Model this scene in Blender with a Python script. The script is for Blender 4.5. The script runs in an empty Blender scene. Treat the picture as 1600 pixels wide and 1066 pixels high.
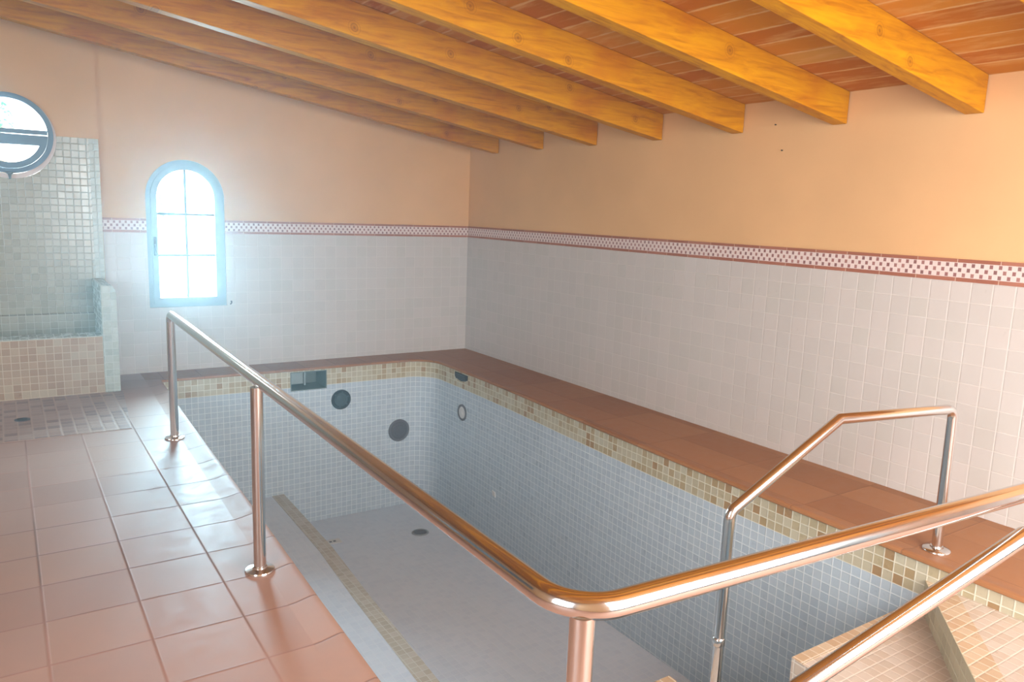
import bpy, bmesh, math, random
from mathutils import Vector, Matrix
from mathutils.geometry import tessellate_polygon

random.seed(7)
C = bpy.context.scene.collection
PI = math.pi

# ------------------------------------------------------------------ helpers
def lin(r, g, b):
    def f(c):
        c /= 255.0
        return c / 12.92 if c <= .04045 else ((c + .055) / 1.055) ** 2.4
    return (f(r), f(g), f(b), 1.0)

def tag(o, label=None, cat=None, group=None, kind=None):
    if label: o['label'] = label
    if cat: o['category'] = cat
    if group: o['group'] = group
    if kind: o['kind'] = kind
    return o

def empty(name, loc=(0, 0, 0)):
    o = bpy.data.objects.new(name, None)
    o.empty_display_size = .1
    o.location = loc
    C.objects.link(o)
    return o

def auto_uv(me):
    """Metric box mapping chosen face by face."""
    uv = me.uv_layers.new(name='UVMap')
    for p in me.polygons:
        n = p.normal
        ax = 2 if abs(n.z) > .7 else (0 if abs(n.x) >= abs(n.y) else 1)
        for li in p.loop_indices:
            v = me.vertices[me.loops[li].vertex_index].co
            uv.data[li].uv = (v.x, v.y) if ax == 2 else ((v.y, v.z) if ax == 0 else (v.x, v.z))

def mesh_obj(name, verts, faces, mat, parent=None, uvs=None, smooth=False, recalc=False, bevel=0, seg=2, loc=(0, 0, 0)):
    me = bpy.data.meshes.new(name)
    L = Vector(loc)
    me.from_pydata([tuple(Vector(v) - L) for v in verts], [], faces)
    me.update()
    if recalc:
        bm = bmesh.new(); bm.from_mesh(me)
        bmesh.ops.remove_doubles(bm, verts=bm.verts, dist=1e-5)
        bmesh.ops.recalc_face_normals(bm, faces=bm.faces)
        bm.to_mesh(me); bm.free(); me.update()
    if uvs is not None:
        u = me.uv_layers.new(name='UVMap')
        for p in me.polygons:
            for li in p.loop_indices:
                u.data[li].uv = uvs[me.loops[li].vertex_index]
    else:
        off = me.vertices
        auto_uv(me)
    if smooth:
        for p in me.polygons: p.use_smooth = True
        try: me.set_sharp_from_angle(angle=math.radians(40))
        except Exception: pass
    o = bpy.data.objects.new(name, me)
    C.objects.link(o)
    if mat: me.materials.append(mat)
    o.location = loc
    if parent:
        o.parent = parent
        o.location = L - parent.location
    if bevel:
        m = o.modifiers.new('bevel', 'BEVEL'); m.width = bevel; m.segments = seg; m.limit_method = 'ANGLE'
        m.angle_limit = math.radians(40); m.harden_normals = True
    return o

def box_vf(x0, x1, y0, y1, z0, z1, base=0):
    v = [(x, y, z) for z in (z0, z1) for y in (y0, y1) for x in (x0, x1)]
    f = [(0, 2, 3, 1), (4, 5, 7, 6), (0, 1, 5, 4), (2, 6, 7, 3), (0, 4, 6, 2), (1, 3, 7, 5)]
    return v, [tuple(i + base for i in q) for q in f]

def box(name, x0, x1, y0, y1, z0, z1, mat, parent=None, bevel=0):
    v, f = box_vf(x0, x1, y0, y1, z0, z1)
    return mesh_obj(name, v, f, mat, parent, bevel=bevel)

def prism(name, pts, z0, z1, mat, parent=None, bevel=0, holes=()):
    """Horizontal polygon pts extruded between z0 and z1."""
    return extrude_poly(name, [(x, y) for x, y in pts], lambda p, h: (p[0], p[1], h), z0, z1, mat, parent, bevel, holes)

def extrude_poly(name, pts, place, h0, h1, mat, parent=None, bevel=0, holes=(), smooth=False):
    loops = [list(pts)] + [list(h) for h in holes]
    flat = [p for l in loops for p in l]
    n = len(flat)
    tris = tessellate_polygon([[Vector((p[0], p[1], 0)) for p in l] for l in loops])
    V = [place(p, h0) for p in flat] + [place(p, h1) for p in flat]
    F = [tuple(t) for t in tris] + [tuple(i + n for i in reversed(t)) for t in tris]
    b = 0
    for l in loops:
        m = len(l)
        for i in range(m):
            j = (i + 1) % m
            F.append((b + i, b + j, b + j + n, b + i + n))
        b += m
    return mesh_obj(name, V, F, mat, parent, recalc=True, bevel=bevel, smooth=smooth)

def flat_poly(name, pts, place, mat, parent=None, holes=(), flip=False):
    loops = [list(pts)] + [list(h) for h in holes]
    flat = [p for l in loops for p in l]
    tris = tessellate_polygon([[Vector((p[0], p[1], 0)) for p in l] for l in loops])
    V = [place(p) for p in flat]
    F = [tuple(t) for t in tris]
    return mesh_obj(name, V, F, mat, parent, recalc=True)

def arc(cx, cz, r, a0, a1, n):
    return [(cx + r * math.cos(math.radians(a0 + (a1 - a0) * i / n)), cz + r * math.sin(math.radians(a0 + (a1 - a0) * i / n))) for i in range(n + 1)]

def fillet(pts, rads, n=8):
    P = [Vector(p) for p in pts]
    out = [P[0]]
    for i in range(1, len(P) - 1):
        r = rads[i - 1] if isinstance(rads, (list, tuple)) else rads
        a, b, c = P[i - 1], P[i], P[i + 1]
        u = (a - b).normalized(); w = (c - b).normalized()
        ang = u.angle(w)
        if r <= 0:
            out.append(b); continue
        t = r / math.tan(ang / 2)
        t = min(t, (a - b).length * .49, (c - b).length * .49)
        r = t * math.tan(ang / 2)
        bis = (u + w).normalized()
        cen = b + bis * (r / math.sin(ang / 2))
        s = b + u * t - cen; e = b + w * t - cen
        tot = s.angle(e); axis = s.cross(e).normalized()
        for k in range(n + 1):
            out.append(cen + Matrix.Rotation(tot * k / n, 3, axis) @ s)
    out.append(P[-1])
    return out

def tube_vf(path, r, seg=20, cap=True):
    P = [Vector(p) for p in path]
    V, F = [], []
    t0 = (P[1] - P[0]).normalized()
    up = Vector((0, 0, 1)) if abs(t0.z) < .9 else Vector((1, 0, 0))
    nrm = (up - t0 * up.dot(t0)).normalized()
    for i, p in enumerate(P):
        ta = (P[i] - P[i - 1]).normalized() if i > 0 else t0
        tb = (P[i + 1] - P[i]).normalized() if i < len(P) - 1 else ta
        t = (ta + tb).normalized()
        nrm = (nrm - t * nrm.dot(t)).normalized()
        bi = t.cross(nrm)
        k = 1 / max(.4, ta.dot(t))      # mitre
        axis = (ta - tb)
        for s in range(seg):
            a = 2 * PI * s / seg
            off = nrm * math.cos(a) + bi * math.sin(a)
            if axis.length > 1e-4:
                ax = axis.normalized()
                off = off + ax * off.dot(ax) * (k - 1)
            V.append(p + off * r)
    for i in range(len(P) - 1):
        for s in range(seg):
            a = i * seg + s; b = i * seg + (s + 1) % seg
            F.append((a, b, b + seg, a + seg))
    if cap:
        F.append(tuple(reversed(range(seg)))); F.append(tuple(range((len(P) - 1) * seg, len(P) * seg)))
    return V, F

def tube(name, path, r, mat, parent=None, seg=20):
    V, F = tube_vf(path, r, seg)
    return mesh_obj(name, V, F, mat, parent, smooth=True)

def lathe(name, prof, origin, axis, mat, parent=None, seg=32):
    """prof: list of (radius, height along axis)."""
    ax = Vector(axis).normalized()
    a = Vector((0, 0, 1)) if abs(ax.z) < .9 else Vector((1, 0, 0))
    u = (a - ax * a.dot(ax)).normalized(); w = ax.cross(u)
    O = Vector(origin); V, F = [], []
    for r, h in prof:
        for s in range(seg):
            t = 2 * PI * s / seg
            V.append(O + ax * h + (u * math.cos(t) + w * math.sin(t)) * max(r, 1e-4))
    for i in range(len(prof) - 1):
        for s in range(seg):
            p = i * seg + s; q = i * seg + (s + 1) % seg
            F.append((p, q, q + seg, p + seg))
    F.append(tuple(reversed(range(seg)))); F.append(tuple(range((len(prof) - 1) * seg, len(prof) * seg)))
    return mesh_obj(name, V, F, mat, parent, smooth=True)

# ------------------------------------------------------------------ materials
class NT:
    def __init__(s, name):
        s.m = bpy.data.materials.new(name); s.m.use_nodes = True
        s.t = s.m.node_tree; s.n = s.t.nodes; s.l = s.t.links
        s.b = s.n['Principled BSDF']
    def node(s, typ, **kw):
        n = s.n.new(typ)
        for k, v in kw.items(): setattr(n, k, v)
        return n
    def link(s, a, b): s.l.new(a, b)
    def math(s, op, a, b=None, c=None):
        n = s.node('ShaderNodeMath', operation=op)
        for i, v in enumerate((a, b, c)):
            if v is None: continue
            if isinstance(v, (int, float)): n.inputs[i].default_value = v
            else: s.link(v, n.inputs[i])
        return n.outputs[0]
    def mix(s, fac, a, b, mode='MIX'):
        n = s.node('ShaderNodeMix', data_type='RGBA', blend_type=mode)
        for sock, v in ((n.inputs[0], fac), (n.inputs[6], a), (n.inputs[7], b)):
            if isinstance(v, (int, float, tuple)): sock.default_value = v
            else: s.link(v, sock)
        return n.outputs[2]
    def noise(s, vec, scale, detail=4, rough=.55, dist=0):
        n = s.node('ShaderNodeTexNoise')
        n.inputs['Scale'].default_value = scale; n.inputs['Detail'].default_value = detail
        n.inputs['Roughness'].default_value = rough; n.inputs['Distortion'].default_value = dist
        if vec is not None: s.link(vec, n.inputs['Vector'])
        return n
    def ramp(s, fac, stops, const=False):
        n = s.node('ShaderNodeValToRGB')
        e = n.color_ramp.elements
        n.color_ramp.interpolation = 'CONSTANT' if const else 'LINEAR'
        while len(e) < len(stops): e.new(.5)
        for i, (p, c) in enumerate(stops): e[i].position = p; e[i].color = c
        s.link(fac, n.inputs[0]); return n.outputs[0]
    def maprange(s, v, a, b, c=0, d=1):
        n = s.node('ShaderNodeMapRange'); n.clamp = True
        for i, x in enumerate((v, a, b, c, d)):
            if isinstance(x, (int, float)): n.inputs[i].default_value = x
            else: s.link(x, n.inputs[i])
        return n.outputs[0]
    def bump(s, h, strength, dist):
        n = s.node('ShaderNodeBump'); n.inputs['Strength'].default_value = strength; n.inputs['Distance'].default_value = dist
        s.link(h, n.inputs['Height']); s.link(n.outputs[0], s.b.inputs['Normal']); return n

def tile_mat(name, pu, pv, gw, palette, grout, rough=.35, u0=0., v0=0., soft=.0012, bump=.5, stain=.12, wav=0., spec=.5, stagger=0., clump=.6, groutvar=0.):
    k = NT(name)
    uv = k.node('ShaderNodeUVMap').outputs[0]
    sx = k.node('ShaderNodeSeparateXYZ'); k.link(uv, sx.inputs[0])
    v = k.math('DIVIDE', k.math('SUBTRACT', sx.outputs[1], v0), pv)
    fv = k.math('FLOOR', v)
    u = k.math('DIVIDE', k.math('SUBTRACT', sx.outputs[0], u0), pu)
    if stagger:
        u = k.math('ADD', u, k.math('MULTIPLY', fv, stagger))
    fu = k.math('FLOOR', u)
    ru = k.math('SUBTRACT', u, fu); rv = k.math('SUBTRACT', v, fv)
    eu = k.math('MULTIPLY', k.math('MINIMUM', ru, k.math('SUBTRACT', 1, ru)), pu)
    ev = k.math('MULTIPLY', k.math('MINIMUM', rv, k.math('SUBTRACT', 1, rv)), pv)
    e = k.math('MINIMUM', eu, ev)
    mask = k.maprange(e, gw / 2 - soft, gw / 2 + soft)          # 0 grout, 1 tile
    cid = k.node('ShaderNodeCombineXYZ'); k.link(fu, cid.inputs[0]); k.link(fv, cid.inputs[1])
    wn = k.node('ShaderNodeTexWhiteNoise', noise_dimensions='3D'); k.link(cid.outputs[0], wn.inputs[0])
    n = len(palette)
    col = k.ramp(wn.outputs[0], [(i / n, c) for i, c in enumerate(palette)], True)
    big = k.noise(uv, 1.3, 3, .6)
    fine = k.noise(uv, 14, 5, .65)
    st = k.math('ADD', k.math('MULTIPLY', big.outputs[0], clump), k.math('MULTIPLY', fine.outputs[0], 1 - clump))
    st = k.maprange(st, .2, .8, 1 - stain, 1 + stain)
    hs = k.node('ShaderNodeHueSaturation'); k.link(col, hs.inputs['Color']); k.link(st, hs.inputs['Value'])
    g = grout
    if groutvar:
        gn = k.noise(uv, .9, 2)
        g = k.mix(k.maprange(gn.outputs[0], .42, .62), grout, tuple(min(1, c * (1 + groutvar)) for c in grout[:3]) + (1,))
    c2 = k.mix(mask, g, hs.outputs[0])
    k.link(c2, k.b.inputs['Base Color'])
    rr = k.maprange(mask, 0, 1, .8, rough)
    rn = k.math('ADD', rr, k.maprange(fine.outputs[0], .3, .7, -.06, .08))
    k.link(rn, k.b.inputs['Roughness'])
    k.b.inputs['Specular IOR Level'].default_value = spec
    h = k.math('MULTIPLY', k.maprange(e, gw / 2 - soft, gw / 2 + soft * 2.5), 1.0)
    if wav:
        tl = k.math('MULTIPLY', k.math('SUBTRACT', ru, .5), k.maprange(wn.outputs[0], 0, 1, -wav, wav))
        sp = k.node('ShaderNodeSeparateColor'); k.link(wn.outputs[1], sp.inputs[0])
        tl2 = k.math('MULTIPLY', k.math('SUBTRACT', rv, .5), k.maprange(sp.outputs[1], 0, 1, -wav, wav))
        h = k.math('ADD', h, k.math('ADD', tl, tl2))
    h = k.math('ADD', h, k.math('MULTIPLY', fine.outputs[0], .12))
    k.bump(h, bump, .003)
    return k.m

def plaster_mat(name, col, var=.06):
    k = NT(name)
    tc = k.node('ShaderNodeTexCoord').outputs['Object']
    a = k.noise(tc, 1.1, 4); b = k.noise(tc, 60, 6, .7)
    st = k.maprange(a.outputs[0], .3, .7, 1 - var, 1 + var)
    hs = k.node('ShaderNodeHueSaturation'); hs.inputs['Color'].default_value = col; k.link(st, hs.inputs['Value'])
    k.link(hs.outputs[0], k.b.inputs['Base Color'])
    k.b.inputs['Roughness'].default_value = .85; k.b.inputs['Specular IOR Level'].default_value = .2
    k.bump(b.outputs[0], .12, .004)
    return k.m

def plain_mat(name, col, rough=.5, metal=0., var=.06, nscale=8, spec=.5, bump=0.):
    k = NT(name)
    tc = k.node('ShaderNodeTexCoord').outputs['Object']
    a = k.noise(tc, nscale, 4)
    st = k.maprange(a.outputs[0], .3, .7, 1 - var, 1 + var)
    hs = k.node('ShaderNodeHueSaturation'); hs.inputs['Color'].default_value = col; k.link(st, hs.inputs['Value'])
    k.link(hs.outputs[0], k.b.inputs['Base Color'])
    k.link(k.maprange(a.outputs[0], .3, .7, rough * .9, rough * 1.1), k.b.inputs['Roughness'])
    k.b.inputs['Metallic'].default_value = metal; k.b.inputs['Specular IOR Level'].default_value = spec
    if bump: k.bump(a.outputs[0], bump, .003)
    return k.m

SL = .154
def beam_mat():
    k = NT('honey stained timber')
    tc = k.node('ShaderNodeTexCoord').outputs['Object']
    oi = k.node('ShaderNodeObjectInfo')
    off = k.node('ShaderNodeVectorMath', operation='ADD'); k.link(tc, off.inputs[0])
    rnd = k.node('ShaderNodeCombineXYZ'); k.link(k.math('MULTIPLY', oi.outputs['Random'], 37), rnd.inputs[0]); k.link(k.math('MULTIPLY', oi.outputs['Random'], 11), rnd.inputs[2])
    k.link(rnd.outputs[0], off.inputs[1])
    st = k.node('ShaderNodeVectorMath', operation='MULTIPLY'); k.link(off.outputs[0], st.inputs[0]); st.inputs[1].default_value = (.9, 9, 9)
    # knots
    so = k.node('ShaderNodeSeparateXYZ'); k.link(off.outputs[0], so.inputs[0])
    cv = k.node('ShaderNodeCombineXYZ'); k.link(k.math('MULTIPLY', so.outputs[0], 3.0), cv.inputs[0])
    k.link(k.math('MULTIPLY', k.math('ADD', so.outputs[2], k.math('MULTIPLY', so.outputs[0], SL)), 3.0), cv.inputs[1])
    vo = k.node('ShaderNodeTexVoronoi', voronoi_dimensions='2D'); vo.inputs['Scale'].default_value = 1.0; vo.inputs['Randomness'].default_value = .8
    k.link(cv.outputs[0], vo.inputs['Vector'])
    vc = k.node('ShaderNodeSeparateColor'); k.link(vo.outputs['Color'], vc.inputs[0])
    d = k.math('ADD', vo.outputs['Distance'], k.math('MULTIPLY', k.math('LESS_THAN', vc.outputs[0], .45), 2))
    kn = k.maprange(d, .0, .10, 1, 0)
    ring = k.math('SINE', k.math('MULTIPLY', d, 120))
    ringm = k.math('MULTIPLY', k.maprange(ring, .2, 1, 0, 1), k.maprange(d, .05, .17, 1, 0))
    g = k.noise(st.outputs[0], 3.2, 6, .6, .8)
    pat = k.noise(off.outputs[0], 2.2, 3, .5)
    col = k.ramp(g.outputs[0], [(.25, lin(176, 104, 0)), (.5, lin(214, 143, 0)), (.75, lin(230, 164, 0))])
    col = k.mix(k.maprange(pat.outputs[0], .52, .72, 0, .55), col, lin(190, 100, 0))
    col = k.mix(k.math('MULTIPLY', ringm, .55), col, lin(140, 70, 4))
    col = k.mix(k.math('MULTIPLY', kn, .45), col, lin(126, 62, 6))
    k.link(col, k.b.inputs['Base Color'])
    k.b.inputs['Roughness'].default_value = .5; k.b.inputs['Specular IOR Level'].default_value = .12
    k.bump(k.math('ADD', g.outputs[0], k.math('MULTIPLY', ringm, .6)), .25, .004)
    return k.m

def ceiling_mat():
    k = NT('terracotta ceiling boards')
    uv = k.node('ShaderNodeTexCoord').outputs['Object']
    sx = k.node('ShaderNodeSeparateXYZ'); k.link(uv, sx.inputs[0])
    wob = k.noise(uv, 2.0, 3)
    x = k.math('ADD', sx.outputs[0], k.math('MULTIPLY', k.math('SUBTRACT', wob.outputs[0], .5), .03))
    u = k.math('DIVIDE', x, .185); fu = k.math('FLOOR', u); ru = k.math('SUBTRACT', u, fu)
    y = k.math('DIVIDE', k.math('ADD', sx.outputs[1], .567), .823); fy = k.math('FLOOR', y)
    cid = k.node('ShaderNodeCombineXYZ'); k.link(fu, cid.inputs[0]); k.link(fy, cid.inputs[1])
    wn = k.node('ShaderNodeTexWhiteNoise', noise_dimensions='3D'); k.link(cid.outputs[0], wn.inputs[0])
    e = k.math('MULTIPLY', k.math('MINIMUM', ru, k.math('SUBTRACT', 1, ru)), .185)
    e2 = k.math('ADD', e, k.math('MULTIPLY', k.math('SUBTRACT', k.noise(uv, 9, 4).outputs[0], .5), .022))
    sm = k.node('ShaderNodeVectorMath', operation='MULTIPLY'); k.link(uv, sm.inputs[0]); sm.inputs[1].default_value = (9, 1.6, 1)
    smear = k.noise(sm.outputs[0], 1.6, 5, .65)
    col = k.ramp(wn.outputs[0], [(0, lin(208, 134, 30)), (.35, lin(196, 116, 22)), (.7, lin(212, 140, 42)), (.9, lin(212, 156, 72))], True)
    col = k.mix(k.maprange(smear.outputs[0], .5, .68, 0, .6), col, lin(226, 178, 112))
    mask = k.maprange(e2, .004, .012)
    col = k.mix(mask, lin(226, 180, 120), col)
    k.link(col, k.b.inputs['Base Color']); k.b.inputs['Roughness'].default_value = .8; k.b.inputs['Specular IOR Level'].default_value = .1
    k.bump(k.math('ADD', mask, smear.outputs[0]), .3, .004)
    return k.m

def frieze_mat():
    k = NT('checkered frieze mosaic')
    uv = k.node('ShaderNodeUVMap').outputs[0]
    sx = k.node('ShaderNodeSeparateXYZ'); k.link(uv, sx.inputs[0])
    u = k.math('DIVIDE', sx.outputs[0], .0236); v = k.math('DIVIDE', k.math('SUBTRACT', sx.outputs[1], 1.3315), .0284)
    fu = k.math('FLOOR', u); fv = k.math('FLOOR', v)
    par = k.math('MODULO', k.math('ABSOLUTE', k.math('ADD', fu, fv)), 2)
    par = k.math('ROUND', par)
    ru = k.math('SUBTRACT', u, fu); rv = k.math('SUBTRACT', v, fv)
    iu = k.math('MINIMUM', ru, k.math('SUBTRACT', 1, ru)); iv = k.math('MINIMUM', rv, k.math('SUBTRACT', 1, rv))
    ins = k.maprange(k.math('MINIMUM', iu, iv), .08, .18)
    d = k.math('MULTIPLY', ins, k.math('SUBTRACT', 1, par))
    cid = k.node('ShaderNodeCombineXYZ'); k.link(fu, cid.inputs[0]); k.link(fv, cid.inputs[1])
    wn = k.node('ShaderNodeTexWhiteNoise', noise_dimensions='3D'); k.link(cid.outputs[0], wn.inputs[0])
    dark = k.ramp(wn.outputs[0], [(0, lin(164, 112, 110)), (.4, lin(178, 126, 120)), (.7, lin(152, 108, 106))], True)
    k.link(k.mix(d, lin(240, 222, 216), dark), k.b.inputs['Base Color'])
    k.b.inputs['Roughness'].default_value = .4
    return k.m

M = {}
M['plaster'] = plaster_mat('peach plaster', lin(240, 192, 139))
M['deck'] = tile_mat('terracotta floor tile', .328, .327, .0075,
                     [lin(190, 148, 128), lin(185, 142, 122), lin(194, 152, 132), lin(188, 146, 126), lin(191, 147, 124)],
                     lin(150, 112, 98), rough=.5, u0=-3.815, v0=-3.238, stain=.12, bump=.25, soft=.0018, groutvar=.9, spec=.35)
M['deck_lip'] = tile_mat('terracotta coping edge', .328, .327, .0075,
                     [lin(190, 147, 126), lin(186, 142, 121), lin(193, 150, 129)], lin(150, 112, 98), rough=.55, spec=.3, u0=-40.1, v0=-3.238, stain=.10, bump=.35, soft=.0018)
M['coping'] = tile_mat('brown terracotta coping tile', .328, .655, .005,  # terracotta copy with the shade along the walls put into its colour
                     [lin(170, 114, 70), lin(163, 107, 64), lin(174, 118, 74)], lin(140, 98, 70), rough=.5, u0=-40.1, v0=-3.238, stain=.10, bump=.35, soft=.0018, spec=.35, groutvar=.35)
M['walltile'] = tile_mat('white wall tile', .1145, .1145, .0042,
                     [lin(216, 209, 204), lin(214, 207, 202), lin(218, 210, 205), lin(213, 207, 201)],
                     lin(230, 223, 217), rough=.33, v0=1.3095, stain=.03, bump=.35, soft=.0014)
M['blue'] = tile_mat('pale blue pool mosaic', .0555, .0555, .0048,
                     [lin(194, 206, 215), lin(191, 203, 212), lin(198, 209, 218), lin(192, 204, 214), lin(188, 200, 210), lin(196, 207, 215)],
                     lin(236, 241, 243), rough=.30, v0=-.0085, stain=.06, bump=.4, soft=.0011)
M['bluefloor'] = tile_mat('pale blue pool floor mosaic', .0555, .0555, .004,
                     [lin(228, 234, 243), lin(225, 231, 241), lin(230, 235, 244)],
                     lin(236, 240, 246), rough=.42, stain=.06, bump=.25, soft=.0012)
BE = [lin(200, 188, 160), lin(192, 176, 142), lin(202, 193, 168), lin(186, 164, 126), lin(199, 187, 160), lin(178, 152, 112), lin(204, 194, 168), lin(193, 178, 146), lin(200, 190, 164), lin(196, 184, 154), lin(172, 138, 98), lin(190, 174, 140)]
M['beige'] = tile_mat('beige band mosaic', .0555, .0555, .0055, BE, lin(232, 226, 206), rough=.3, v0=-.0085, stain=.06, bump=.4, soft=.0011)
M['edge'] = tile_mat('pale beige edging mosaic', .0555, .0555, .005,
                     [lin(206, 196, 180), lin(200, 188, 170), lin(210, 200, 186), lin(196, 184, 166)], lin(226, 222, 212), rough=.35, stain=.06, bump=.3, soft=.0011, u0=-2.313, v0=.01)
M['step'] = tile_mat('pinkish beige step mosaic', .0555, .0555, .005,
                     [lin(210, 192, 176), lin(203, 183, 165), lin(212, 195, 180), lin(206, 185, 166)], lin(228, 214, 200), rough=.32, stain=.06, bump=.4, soft=.0011, v0=.02)
M['nosing'] = tile_mat('tan step edge mosaic', .0555, .0555, .005,
                     [lin(204, 174, 140), lin(196, 162, 126), lin(207, 181, 150), lin(199, 166, 130)], lin(230, 214, 194), rough=.32, stain=.06, bump=.4, soft=.0011, v0=.02)
M['riser'] = tile_mat('olive riser mosaic', .0555, .0555, .005,
                     [lin(190, 172, 138), lin(198, 180, 146), lin(182, 164, 130), lin(202, 184, 150)], lin(214, 200, 170), rough=.32, stain=.06, bump=.4, soft=.0011, v0=.02)
M['tubfront'] = tile_mat('tan basin mosaic', .0585, .0585, .0055,
                     [lin(180, 148, 116), lin(172, 138, 106), lin(184, 156, 124), lin(176, 145, 113), lin(168, 134, 102), lin(186, 164, 134)], lin(204, 184, 156), rough=.32, stain=.06, bump=.4, soft=.0013, u0=-3.872, v0=.478)
M['tubtrim'] = tile_mat('pale green grey mosaic trim', .0585, .0585, .004,
                     [lin(186, 190, 176), lin(178, 184, 172), lin(192, 196, 184)], lin(204, 206, 196), rough=.25, stain=.05, bump=.4, soft=.0013, v0=.9)
M['greymosaic'] = tile_mat('grey olive glazed mosaic', .0585, .0585, .004,
                     [lin(176, 172, 154), lin(171, 167, 150), lin(181, 177, 159), lin(168, 164, 146), lin(178, 173, 154)], lin(200, 196, 182), rough=.2, stain=.06, bump=.6, soft=.0013, wav=.4, spec=.7, v0=2.0)
M['cobble'] = tile_mat('brown shower floor mosaic', .085, .085, .011,
                     [lin(176, 140, 124), lin(160, 124, 110), lin(186, 154, 138), lin(150, 116, 104), lin(180, 146, 130)], lin(200, 172, 156), rough=.4, stain=.1, bump=.5, soft=.003)
M['redtile'] = tile_mat('red border tile', .229, .5, .004,
                     [lin(180, 116, 94), lin(172, 108, 86), lin(186, 122, 100)], lin(222, 190, 170), rough=.35, u0=-5.29, v0=1.2, stain=.14, bump=.3)
M['frieze'] = frieze_mat()
M['beam'] = beam_mat()
M['ceiling'] = ceiling_mat()
M['steel'] = plain_mat('polished stainless steel', (.74, .735, .73, 1), .15, 1.0, .02, 3)
M['frame'] = plain_mat('grey blue window frame', lin(150, 172, 184), .45)
M['bar'] = plain_mat('pale glazing bar', lin(86, 104, 116), .7)
M['frame2'] = plain_mat('darker blue grey window frame', lin(112, 138, 160), .45)
M['reveal'] = plain_mat('pale pink window surround', lin(240, 222, 214), .7)
M['dark'] = plain_mat('dark blue grey plastic', lin(34, 46, 56), .4)
M['mid'] = plain_mat('mid blue grey plastic', lin(70, 86, 94), .4)
M['grey'] = plain_mat('weathered grey plastic', lin(110, 110, 116), .5)
M['greyin'] = plain_mat('darker weathered plastic', lin(94, 94, 100), .5)
M['drain'] = plain_mat('light grey plastic', lin(150, 152, 154), .5)
M['pale'] = plain_mat('off white plastic', lin(226, 222, 218), .4)
M['skim'] = plain_mat('grey green skimmer plastic', lin(120, 132, 128), .45)
M['skimlight'] = plain_mat('pale skimmer plastic', lin(168, 180, 180), .45)
M['bark'] = plain_mat('grey brown bark', lin(120, 100, 80), .8)
M['white'] = plain_mat('white render', lin(244, 246, 246), .8)
M['black'] = plain_mat('black metal', lin(30, 28, 28), .5)

def glass_mat():
    k = NT('window glass'); k.n.remove(k.b)
    t = k.node('ShaderNodeBsdfTransparent'); t.inputs[0].default_value = (.97, .99, 1, 1)
    g = k.node('ShaderNodeBsdfGlossy'); g.inputs['Roughness'].default_value = .02
    f = k.node('ShaderNodeFresnel'); f.inputs[0].default_value = 1.45
    m = k.node('ShaderNodeMixShader'); k.link(f.outputs[0], m.inputs[0]); k.link(t.outputs[0], m.inputs[1]); k.link(g.outputs[0], m.inputs[2])
    k.link(m.outputs[0], k.n['Material Output'].inputs[0]); return k.m
M['glass'] = glass_mat()

def leaf_mat():
    k = NT('sunlit leaf'); k.n.remove(k.b)
    tc = k.node('ShaderNodeTexCoord').outputs['Object']
    nz = k.noise(tc, 5, 2)
    col = k.ramp(nz.outputs[0], [(.3, lin(14, 96, 30)), (.7, lin(40, 132, 50))])
    d = k.node('ShaderNodeBsdfDiffuse'); t = k.node('ShaderNodeBsdfTranslucent')
    k.link(col, d.inputs[0]); k.link(col, t.inputs[0])
    m = k.node('ShaderNodeMixShader'); m.inputs[0].default_value = .05
    k.link(d.outputs[0], m.inputs[1]); k.link(t.outputs[0], m.inputs[2])
    k.link(m.outputs[0], k.n['Material Output'].inputs[0]); return k.m
M['leaf'] = leaf_mat()

# ------------------------------------------------------------------ room numbers
SL_ = 0
XL, YB = -7.0, -8.9          # left and back wall
CZ0, SL = 2.432, .154         # ceiling height at the right wall and its slope
cz = lambda x: CZ0 - SL * x
RW = (-4.425, 2.085)          # round window centre (x, z)
RR = .345
AW0, AW1, AWZ0, AWZ1 = -3.405, -2.715, .612, 1.637   # arched window outer frame
AWC = (AW0 + AW1) / 2; AWR = (AW1 - AW0) / 2

def struct(o): o['kind'] = 'structure'; return o

# pool outline, counter-clockwise, top inner edge of the coping
def lerp_pts(a, b, n): return [(a[0] + (b[0] - a[0]) * i / n, a[1] + (b[1] - a[1]) * i / n) for i in range(n)]
YF, YN = -.44, -6.85
SK0, SK1 = -2.232, -1.868
right_pts = [(-.705, -.72), (-.705, -1.1), (-.712, -1.6), (-.73, -2.1), (-.755, -2.6), (-.785, -3.1), (-.81, -3.6), (-.833, -4.1), (-.85, -4.6), (-.86, -5.2), (-.866, -5.9), (-.87, YN)]
corner = [(-.985 + .28 * math.cos(math.radians(a)), -.72 + .28 * math.sin(math.radians(a))) for a in range(90, -1, -10)]
outline = []
outline += [(-3.41, YF), (-2.8, YF), (SK0, YF), (SK1, YF), (-1.4, YF)]
outline += corner[:-1]
outline += right_pts
outline += [(-1.8, YN), (-2.7, YN)]
outline += [(-3.55, YN), (-3.545, -5.6), (-3.53, -4.9), (-3.51, -4.2), (-3.495, -3.6), (-3.475, -2.6), (-3.45, -1.6), (-3.425, -.9)]
outline = outline[::-1]        # now counter-clockwise seen from above
NP = len(outline)

def offset(d):
    out = []
    for i in range(NP):
        a = Vector(outline[i - 1]); b = Vector(outline[i]); c = Vector(outline[(i + 1) % NP])
        e1 = (b - a).normalized(); e2 = (c - b).normalized()
        n1 = Vector((e1.y, -e1.x)); n2 = Vector((e2.y, -e2.x))
        n = (n1 + n2).normalized()
        k = d / max(.5, n.dot(n1))
        out.append((b.x + n.x * k, b.y + n.y * k))
    return out

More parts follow.
